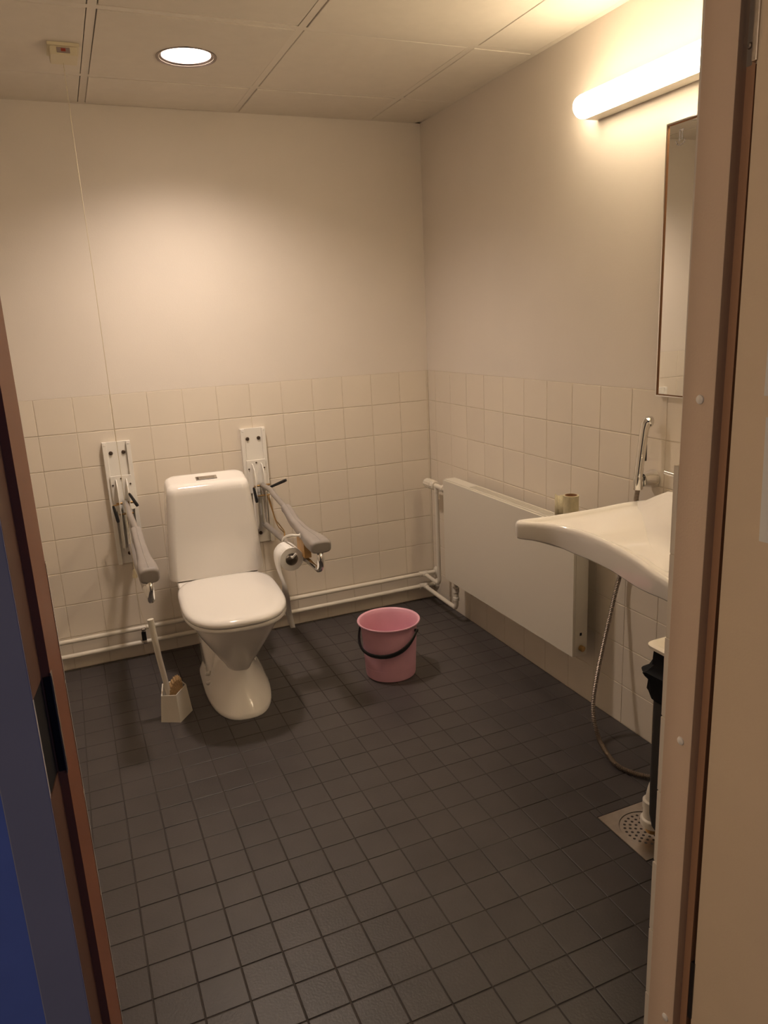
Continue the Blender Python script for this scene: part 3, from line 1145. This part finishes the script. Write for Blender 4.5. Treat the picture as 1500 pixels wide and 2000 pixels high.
# handle hinged at two lugs, hanging down on the camera side
ax = Vector((.63, -.78, 0)).normalized()
dn = Vector((-ax.y, ax.x, 0))
dn = -dn if dn.dot(Vector((-1, -.8, 0))) < 0 else dn
pts = []
for k in range(25):
    a = math.pi * k / 24
    rad = .136
    q = BC + ax * (-math.cos(a) * .1295) + Vector((0, 0, .210)) + (dn * .76 + Vector((0, 0, -.65))).normalized() * (math.sin(a) ** .9 * .132)
    # keep clear of the tapering body
    h = Vector((q.x - BC.x, q.y - BC.y, 0))
    need = .1055 + .012 * max(0, min(1, (q.z) / .19)) + .0125
    if h.length < need:
        h = h.normalized() * need
        q = Vector((BC.x + h.x, BC.y + h.y, q.z))
    pts.append(q)
rr_ = [.0055 + .0040 * min(1, min(k, 24 - k) / 5) for k in range(25)]
tube(bm, pts, rr_, 12, flat=(.62, 1.25))
obj('handle', bm, 'black', t)
for s in (-1, 1):
    bm = new()
    c = BC + ax * s * .1215 + Vector((0, 0, .210))
    tube(bm, [c, c + ax * s * .013], .0065, 12)
    obj('handle_pin', bm, 'black', t)

# ------------------------------------------------------------------ toilet brush
t = thing('brush_holder', 'white faceted toilet brush holder on the floor left of the toilet', 'holder', (-1.455, -.645, 0))
base = [(-1.517, -.676), (-1.449, -.714), (-1.392, -.640), (-1.418, -.575), (-1.497, -.577)]
top = [(-1.505, -.672), (-1.452, -.698), (-1.405, -.638), (-1.424, -.588), (-1.490, -.590)]
zt_ = [.106, .108, .116, .122, .116]
bm = new()
cxm, cym = -1.455, -.637


def shr(p, f):
    return (cxm + (p[0] - cxm) * f, cym + (p[1] - cym) * f)


rs = [[Vector((x, y, 0)) for x, y in base], [Vector((x, y, z)) for (x, y), z in zip(top, zt_)],
      [Vector((*shr(p_, .90), z - .001)) for p_, z in zip(top, zt_)], [Vector((*shr(p_, .84), .03)) for p_ in top]]
loft(bm, rs)
es = [e for e in bm.edges if e.calc_face_angle(0) > .3 and e.verts[0].co.z + e.verts[1].co.z > .07]
bmesh.ops.bevel(bm, geom=es, offset=.0022, segments=2, affect='EDGES')
obj('cup', bm, 'wplastic', t)
t = thing('toilet_brush', 'toilet brush with long white handle and tan bristles leaning in its holder', 'brush', (-1.48, -.648, .05))
bm = new()
hp = smooth_path([(-1.4705, -.655, .060), (-1.474, -.652, .10), (-1.481, -.648, .16), (-1.4925, -.643, .26), (-1.500, -.641, .35), (-1.5045, -.641, .408)], 5)
n = len(hp)
tube(bm, hp, [.0088 + .0034 * (k / (n - 1)) for k in range(n)], 14, flat=(1, .8))
obj('handle', bm, 'wplastic', t)
bm = new()
rings = []
seg = 40
for d, sc in ((-.020, .86), (-.014, .97), (-.005, 1.0), (.005, 1.0), (.014, .97), (.020, .86)):
    ring = []
    for k in range(seg):
        a = 2 * math.pi * k / seg
        j = 1 + (.07 if k % 2 else -.04) + random.uniform(-.02, .02)
        ring.append(Vector((-1.448 + .030 * sc * j * math.cos(a) * .85 + .012 * math.sin(a), -.640 + d + .004 * math.sin(a), .105 + .050 * sc * j * math.sin(a))))
    rings.append(ring)
loft(bm, rings)
obj('bristle_head', bm, 'bristle', t, thr=15)

# ------------------------------------------------------------------ washbasin
t = thing('washbasin', 'large white washbasin with curved front on the right wall', 'washbasin', (-.03, -1.83, .80))
yc = -1.842
edge = [(-.045, -1.580), (-.12, -1.560), (-.25, -1.540), (-.37, -1.522), (-.440, -1.512), (-.466, -1.517), (-.474, -1.535), (-.460, -1.555), (-.432, -1.579), (-.402, -1.622), (-.386, -1.680), (-.380, -1.754), (-.384, -1.815), (-.392, -1.875), (-.418, -1.985), (-.445, -2.070), (-.461, -2.130), (-.466, -2.160), (-.456, -2.178), (-.425, -2.184), (-.33, -2.170), (-.20, -2.150), (-.12, -2.135), (-.045, -2.120)]
out = smooth_path([Vector((x, y, 0)) for x, y in edge], 5)
out = out + [Vector((-.045, out[-1].y + (out[0].y - out[-1].y) * k / 12, 0)) for k in range(1, 12)]
cen = Vector((-.205, yc, 0))
NO = len(out)
nrm = []
for k in range(NO):
    tg = (out[(k + 1) % NO] - out[k - 1]).normalized()
    n_ = Vector((-tg.y, tg.x, 0))
    nrm.append(n_)
if sum(n_.dot(cen - q) for n_, q in zip(nrm, out)) < 0:
    nrm = [-n_ for n_ in nrm]


def smst(a, b, x):
    f = max(0, min(1, (x - a) / (b - a)))
    return f * f * (3 - 2 * f)


def rim_z(q):
    z = .838 + .012 * smst(-.40, -.05, q.x)
    back = smst(-.20, -.05, q.x)
    return z + back * .060 * smst(.26, .10, abs(q.y - yc)) + back * .006


def bot_z(q):
    return .784 - .024 * smst(.33, .12, abs(q.y - yc))


def bring(off, s_, fz):
    r = []
    for q, n_ in zip(out, nrm):
        w_ = q + n_ * off
        r.append(Vector((cen.x + (w_.x - cen.x) * s_, cen.y + (w_.y - cen.y) * s_, fz(q))))
    return r


bm = new()
rings = [
    bring(.012, .12, lambda q: .748), bring(.012, .50, lambda q: .750), bring(.012, .80, lambda q: bot_z(q) - .010), bring(.012, .93, lambda q: bot_z(q) - .001),
    bring(.012, 1, lambda q: bot_z(q) + .001), bring(.006, 1, lambda q: bot_z(q) + .001), bring(.002, 1, lambda q: bot_z(q) + .006), bring(0, 1, lambda q: rim_z(q) - .018),
    bring(.0015, 1, lambda q: rim_z(q) - .007), bring(.006, 1, lambda q: rim_z(q) - .0012), bring(.011, 1, lambda q: rim_z(q)), bring(.016, .992, lambda q: rim_z(q) - .0015), bring(.018, .980, lambda q: rim_z(q) - .009),
    bring(.018, .955, lambda q: rim_z(q) - .0145), bring(.018, .90, lambda q: rim_z(q) - .018), bring(.011, .78, lambda q: rim_z(q) - .026),
    bring(.011, .62, lambda q: .806 + .25 * (rim_z(q) - .838)), bring(.011, .54, lambda q: .798), bring(.011, .46, lambda q: .782), bring(.011, .33, lambda q: .770), bring(.011, .12, lambda q: .766)]
loft(bm, rings)
basin = obj('bowl', bm, 'ceramic', t, thr=60)
bm = new()
lathe(bm, [(.0, .7725), (.018, .7725), (.021, .771)], (cen.x, -1.945, 0), 'z', 24, False, False)
obj('drain_cap', bm, 'chrome', t)
for dy in (-.18, .18):
    bm = new()
    box(bm, -.16, -.001, yc + dy - .012, yc + dy + .012, .70, .748, .003)
    obj('wall_bracket', bm, 'white_metal', t)
t = thing('faucet', 'chrome lever faucet on the washbasin, mostly hidden by the door jamb', 'faucet', (-.085, -1.93, .895))
bm = new()
lathe(bm, [(.025, .890), (.025, .900), (.021, .905), (.020, .950), (.018, .958), (.0, .960)], (-.085, -1.93, 0), 'z', 28, True, False)
obj('body', bm, 'chrome', t)
bm = new()
tube(bm, smooth_path([(-.10, -1.93, .925), (-.14, -1.93, .938), (-.18, -1.93, .935), (-.20, -1.93, .918)], 6), .011, 16)
obj('spout', bm, 'chrome', t)
bm = new()
tube(bm, smooth_path([(-.085, -1.928, .962), (-.10, -1.86, .972), (-.120, -1.764, .986)], 6), .0052, 12)
obj('lever', bm, 'chrome', t)

# drain pipe of the basin, ending over the floor drain
t = thing('drain_pipe', 'white plastic drain pipe ending above the steel floor drain', 'pipe', (-.330, -2.0, .02))
PX, PYY = -.330, -2.0
bm = new()
tube(bm, smooth_path([(PX, PYY, .062), (PX, PYY, .125), (PX + .006, PYY - .012, .18), (-.30, -2.045, .25), (-.27, -2.09, .45), (-.225, -2.05, .60), (-.205, -1.99, .665), (-.205, -1.96, .749)], 6), .021, 18)
obj('pipe', bm, 'wplastic', t)
bm = new()
lathe(bm, [(.021, .040), (.031, .040), (.033, .044), (.033, .060), (.031, .063), (.026, .065), (.026, .095), (.0285, .096), (.0285, .118), (.021, .120)], (PX, PYY, 0), 'z', 28, True, True)
obj('collar', bm, 'wplastic', t)
bm = new()
lathe(bm, [(.017, .018), (.019, .020), (.019, .042)], (PX, PYY, 0), 'z', 22)
obj('nozzle', bm, 'brass', t)

# floor drain
t = thing('floor_drain', 'square steel floor drain with a round perforated grate', 'drain', (-.35, -1.97, 0))
dx, dy = -.318, -1.969
bm = new()
n = 48
R0 = .076
sq, sq2, ci_, lo = [], [], [], []
for k in range(n):
    a = 2 * math.pi * k / n
    c, s = math.cos(a), math.sin(a)
    q = 1 / max(abs(c), abs(s))
    mx, my_ = (DR[0] + DR[1]) / 2 + c * q * (DR[1] - DR[0]) / 2, (DR[2] + DR[3]) / 2 + s * q * (DR[3] - DR[2]) / 2
    sq2.append(Vector((mx, my_, -.004)))
    sq.append(Vector((mx, my_, .0012)))
    ci_.append(Vector((dx + c * (R0 + .0015), dy + s * (R0 + .0015), .0009)))
    lo.append(Vector((dx + c * (R0 + .0015), dy + s * (R0 + .0015), -.012)))
loft(bm, [sq2, sq, ci_, lo], False, False)
obj('frame', bm, 'steel', t, thr=12)
# perforated grate: hex-like disc built as a grid with true holes
bm = new()
holes = [(0, 0)]
for ringn, cnt, rad in ((1, 6, .0165), (2, 12, .032), (3, 18, .047), (4, 24, .062)):
    for k in range(cnt):
        a = 2 * math.pi * (k + .5 * (ringn % 2)) / cnt
        holes.append((rad * math.cos(a), rad * math.sin(a)))
top_v = [bm.verts.new((dx + R0 * math.cos(2 * math.pi * k / 64), dy + R0 * math.sin(2 * math.pi * k / 64), -.0012)) for k in range(64)]
edges = [bm.edges.new((top_v[k], top_v[(k + 1) % 64])) for k in range(64)]
hl = []
for hx, hy in holes:
    vs2 = [bm.verts.new((dx + hx + .0043 * math.cos(2 * math.pi * k / 10), dy + hy + .0043 * math.sin(2 * math.pi * k / 10), -.0012)) for k in range(10)]
    edges += [bm.edges.new((vs2[k], vs2[(k + 1) % 10])) for k in range(10)]
    hl.append(vs2)
bmesh.ops.triangle_fill(bm, use_beauty=True, use_dissolve=False, edges=edges)
for lp in [top_v] + hl:
    dnv = [bm.verts.new(v.co + Vector((0, 0, -.003))) for v in lp]
    m_ = len(lp)
    for k in range(m_):
        bm.faces.new((lp[k], lp[(k + 1) % m_], dnv[(k + 1) % m_], dnv[k]))
obj('grate', bm, 'steel', t, thr=30)
bm = new()
lathe(bm, [(.0, -.0105), (R0 + .001, -.0105)], (dx, dy, 0), 'z', 32, False, False)
obj('sump', bm, 'gap', t)

# ------------------------------------------------------------------ hand shower
t = thing('bidet_shower', 'chrome hand shower in its wall holder with a ribbed hose', 'shower', (-.03, -1.588, .92))
bm = new()
lathe(bm, [(.030, -.001), (.030, -.005), (.027, -.012), (.021, -.045), (.0, -.047)], (0, -1.592, .923), 'x', 28, True, False)
obj('holder', bm, 'chrome', t)
bm = new()
tube(bm, smooth_path([(-.063, -1.591, .895), (-.062, -1.5915, .93), (-.057, -1.593, .99), (-.051, -1.595, 1.055), (-.0475, -1.5965, 1.090), (-.040, -1.5985, 1.107), (-.028, -1.600, 1.107)], 6), [.0125] * 7 + [.0135] * 6 + [.0138] * 12 + [.0150] * 5 + [.0175] * 6 + [.0165], 18)
hs = obj('handset', bm, 'chrome', t)
bm = new()
box(bm, -.0440, -.0395, -1.602, -1.592, .985, 1.045, .002)
obj('trigger', bm, 'hinge', hs)
bm = new()
lathe(bm, [(.0145, .896), (.0155, .898), (.0155, .934), (.0135, .938)], (-.0615, -1.592, 0), 'z', 22)
obj('holder_ring', bm, 'chrome', t)
hose = smooth_path([(-.062, -1.592, .896), (-.058, -1.582, .868), (-.040, -1.562, .81), (-.026, -1.53, .72), (-.026, -1.48, .565), (-.050, -1.472, .447), (-.105, -1.478, .235), (-.145, -1.505, .110), (-.165, -1.560, .034), (-.187, -1.640, .0135), (-.197, -1.700, .0105), (-.180, -1.752, .0105), (-.150, -1.790, .0105), (-.08, -1.86, .0105), (-.05, -1.90, .05), (-.03, -1.92, .40)], 22)
# resample evenly for the ribs
ds = [0]
for a, b in zip(hose[:-1], hose[1:]):
    ds.append(ds[-1] + (b - a).length)
step = .0030
pts, rad, k, q = [], [], 0, 0.0
while q < ds[-1]:
    while ds[k + 1] < q:
        k += 1
    pts.append(hose[k].lerp(hose[k + 1], (q - ds[k]) / max(1e-9, ds[k + 1] - ds[k])))
    rad.append(.0084 if len(pts) % 2 else .0060)
    q += step
bm = new()
tube(bm, pts, rad, 10)
obj('hose', bm, 'hosem', t, thr=20)

# ------------------------------------------------------------------ waste bin on the front wall
t = thing('waste_bin', 'dark wall-hung waste bin with white rim and black bag beside the door', 'bin', (-.40, -2.46, .27))
X0, Y0 = -.5785, -2.232       # far left edge of the body
XW, YW = .27, .235
bm = new()
rings = []
for z, d in ((.262, .055), (.268, .030), (.285, .012), (.315, .003), (.40, .0), (.70, 0)):
    rings.append(rrect(X0 + XW / 2, Y0 - YW / 2, XW / 2 - d * .5, YW / 2 - d * .4, z, .02))
loft(bm, rings)
obj('body', bm, 'bin', t, thr=50)
bm = new()
rings = []
random.seed(3)
for z, d in ((.610, .002), (.616, .005), (.630, .008), (.643, .009), (.656, .008), (.668, .010), (.676, .010), (.683, .004), (.695, .003), (.71, .003), (.728, .002)):
    rg = rrect(X0 + XW / 2, Y0 - YW / 2, XW / 2 + d, YW / 2 + d, z, .022)
    for k, v in enumerate(rg):
        wv = .004 * math.sin(k * 1.7 + z * 55) + random.uniform(-.0022, .0022)
        n_ = Vector((v.x - (X0 + XW / 2), v.y - (Y0 - YW / 2), 0)).normalized()
        v += n_ * max(wv, -.0015)
        ed = math.hypot(v.x - (X0 - d), v.y - (Y0 + d))
        v += Vector((-.85, .5, 0)) * (.017 * math.exp(-(ed / .030) ** 2) * math.exp(-((z - .674) / .010) ** 2))
        v.z += .003 * math.sin(k * .9 + z * 20)
    rings.append(rg)
loft(bm, rings, False, False)
bagm = obj('bag', bm, 'bag', t, thr=30)
bm = new()
rings = []
for z, d in ((.727, -.012), (.7285, .008), (.731, .0118), (.738, .0125), (.741, .009), (.742, .002), (.736, -.010), (.728, -.020)):
    rings.append(rrect(X0 + XW / 2, Y0 - YW / 2, XW / 2 + d, YW / 2 + d, z, .022))
loft(bm, rings, False, False)
obj('rim', bm, 'wplastic', t, thr=50)
bm = new()
rings = []
for z, d in ((.730, -.016), (.738, -.016), (.741, -.020), (.7415, -.03)):
    rings.append(rrect(X0 + XW / 2, Y0 - YW / 2, XW / 2 + d, YW / 2 + d, z, .018))
loft(bm, rings)
obj('lid', bm, 'steel', t, thr=50)
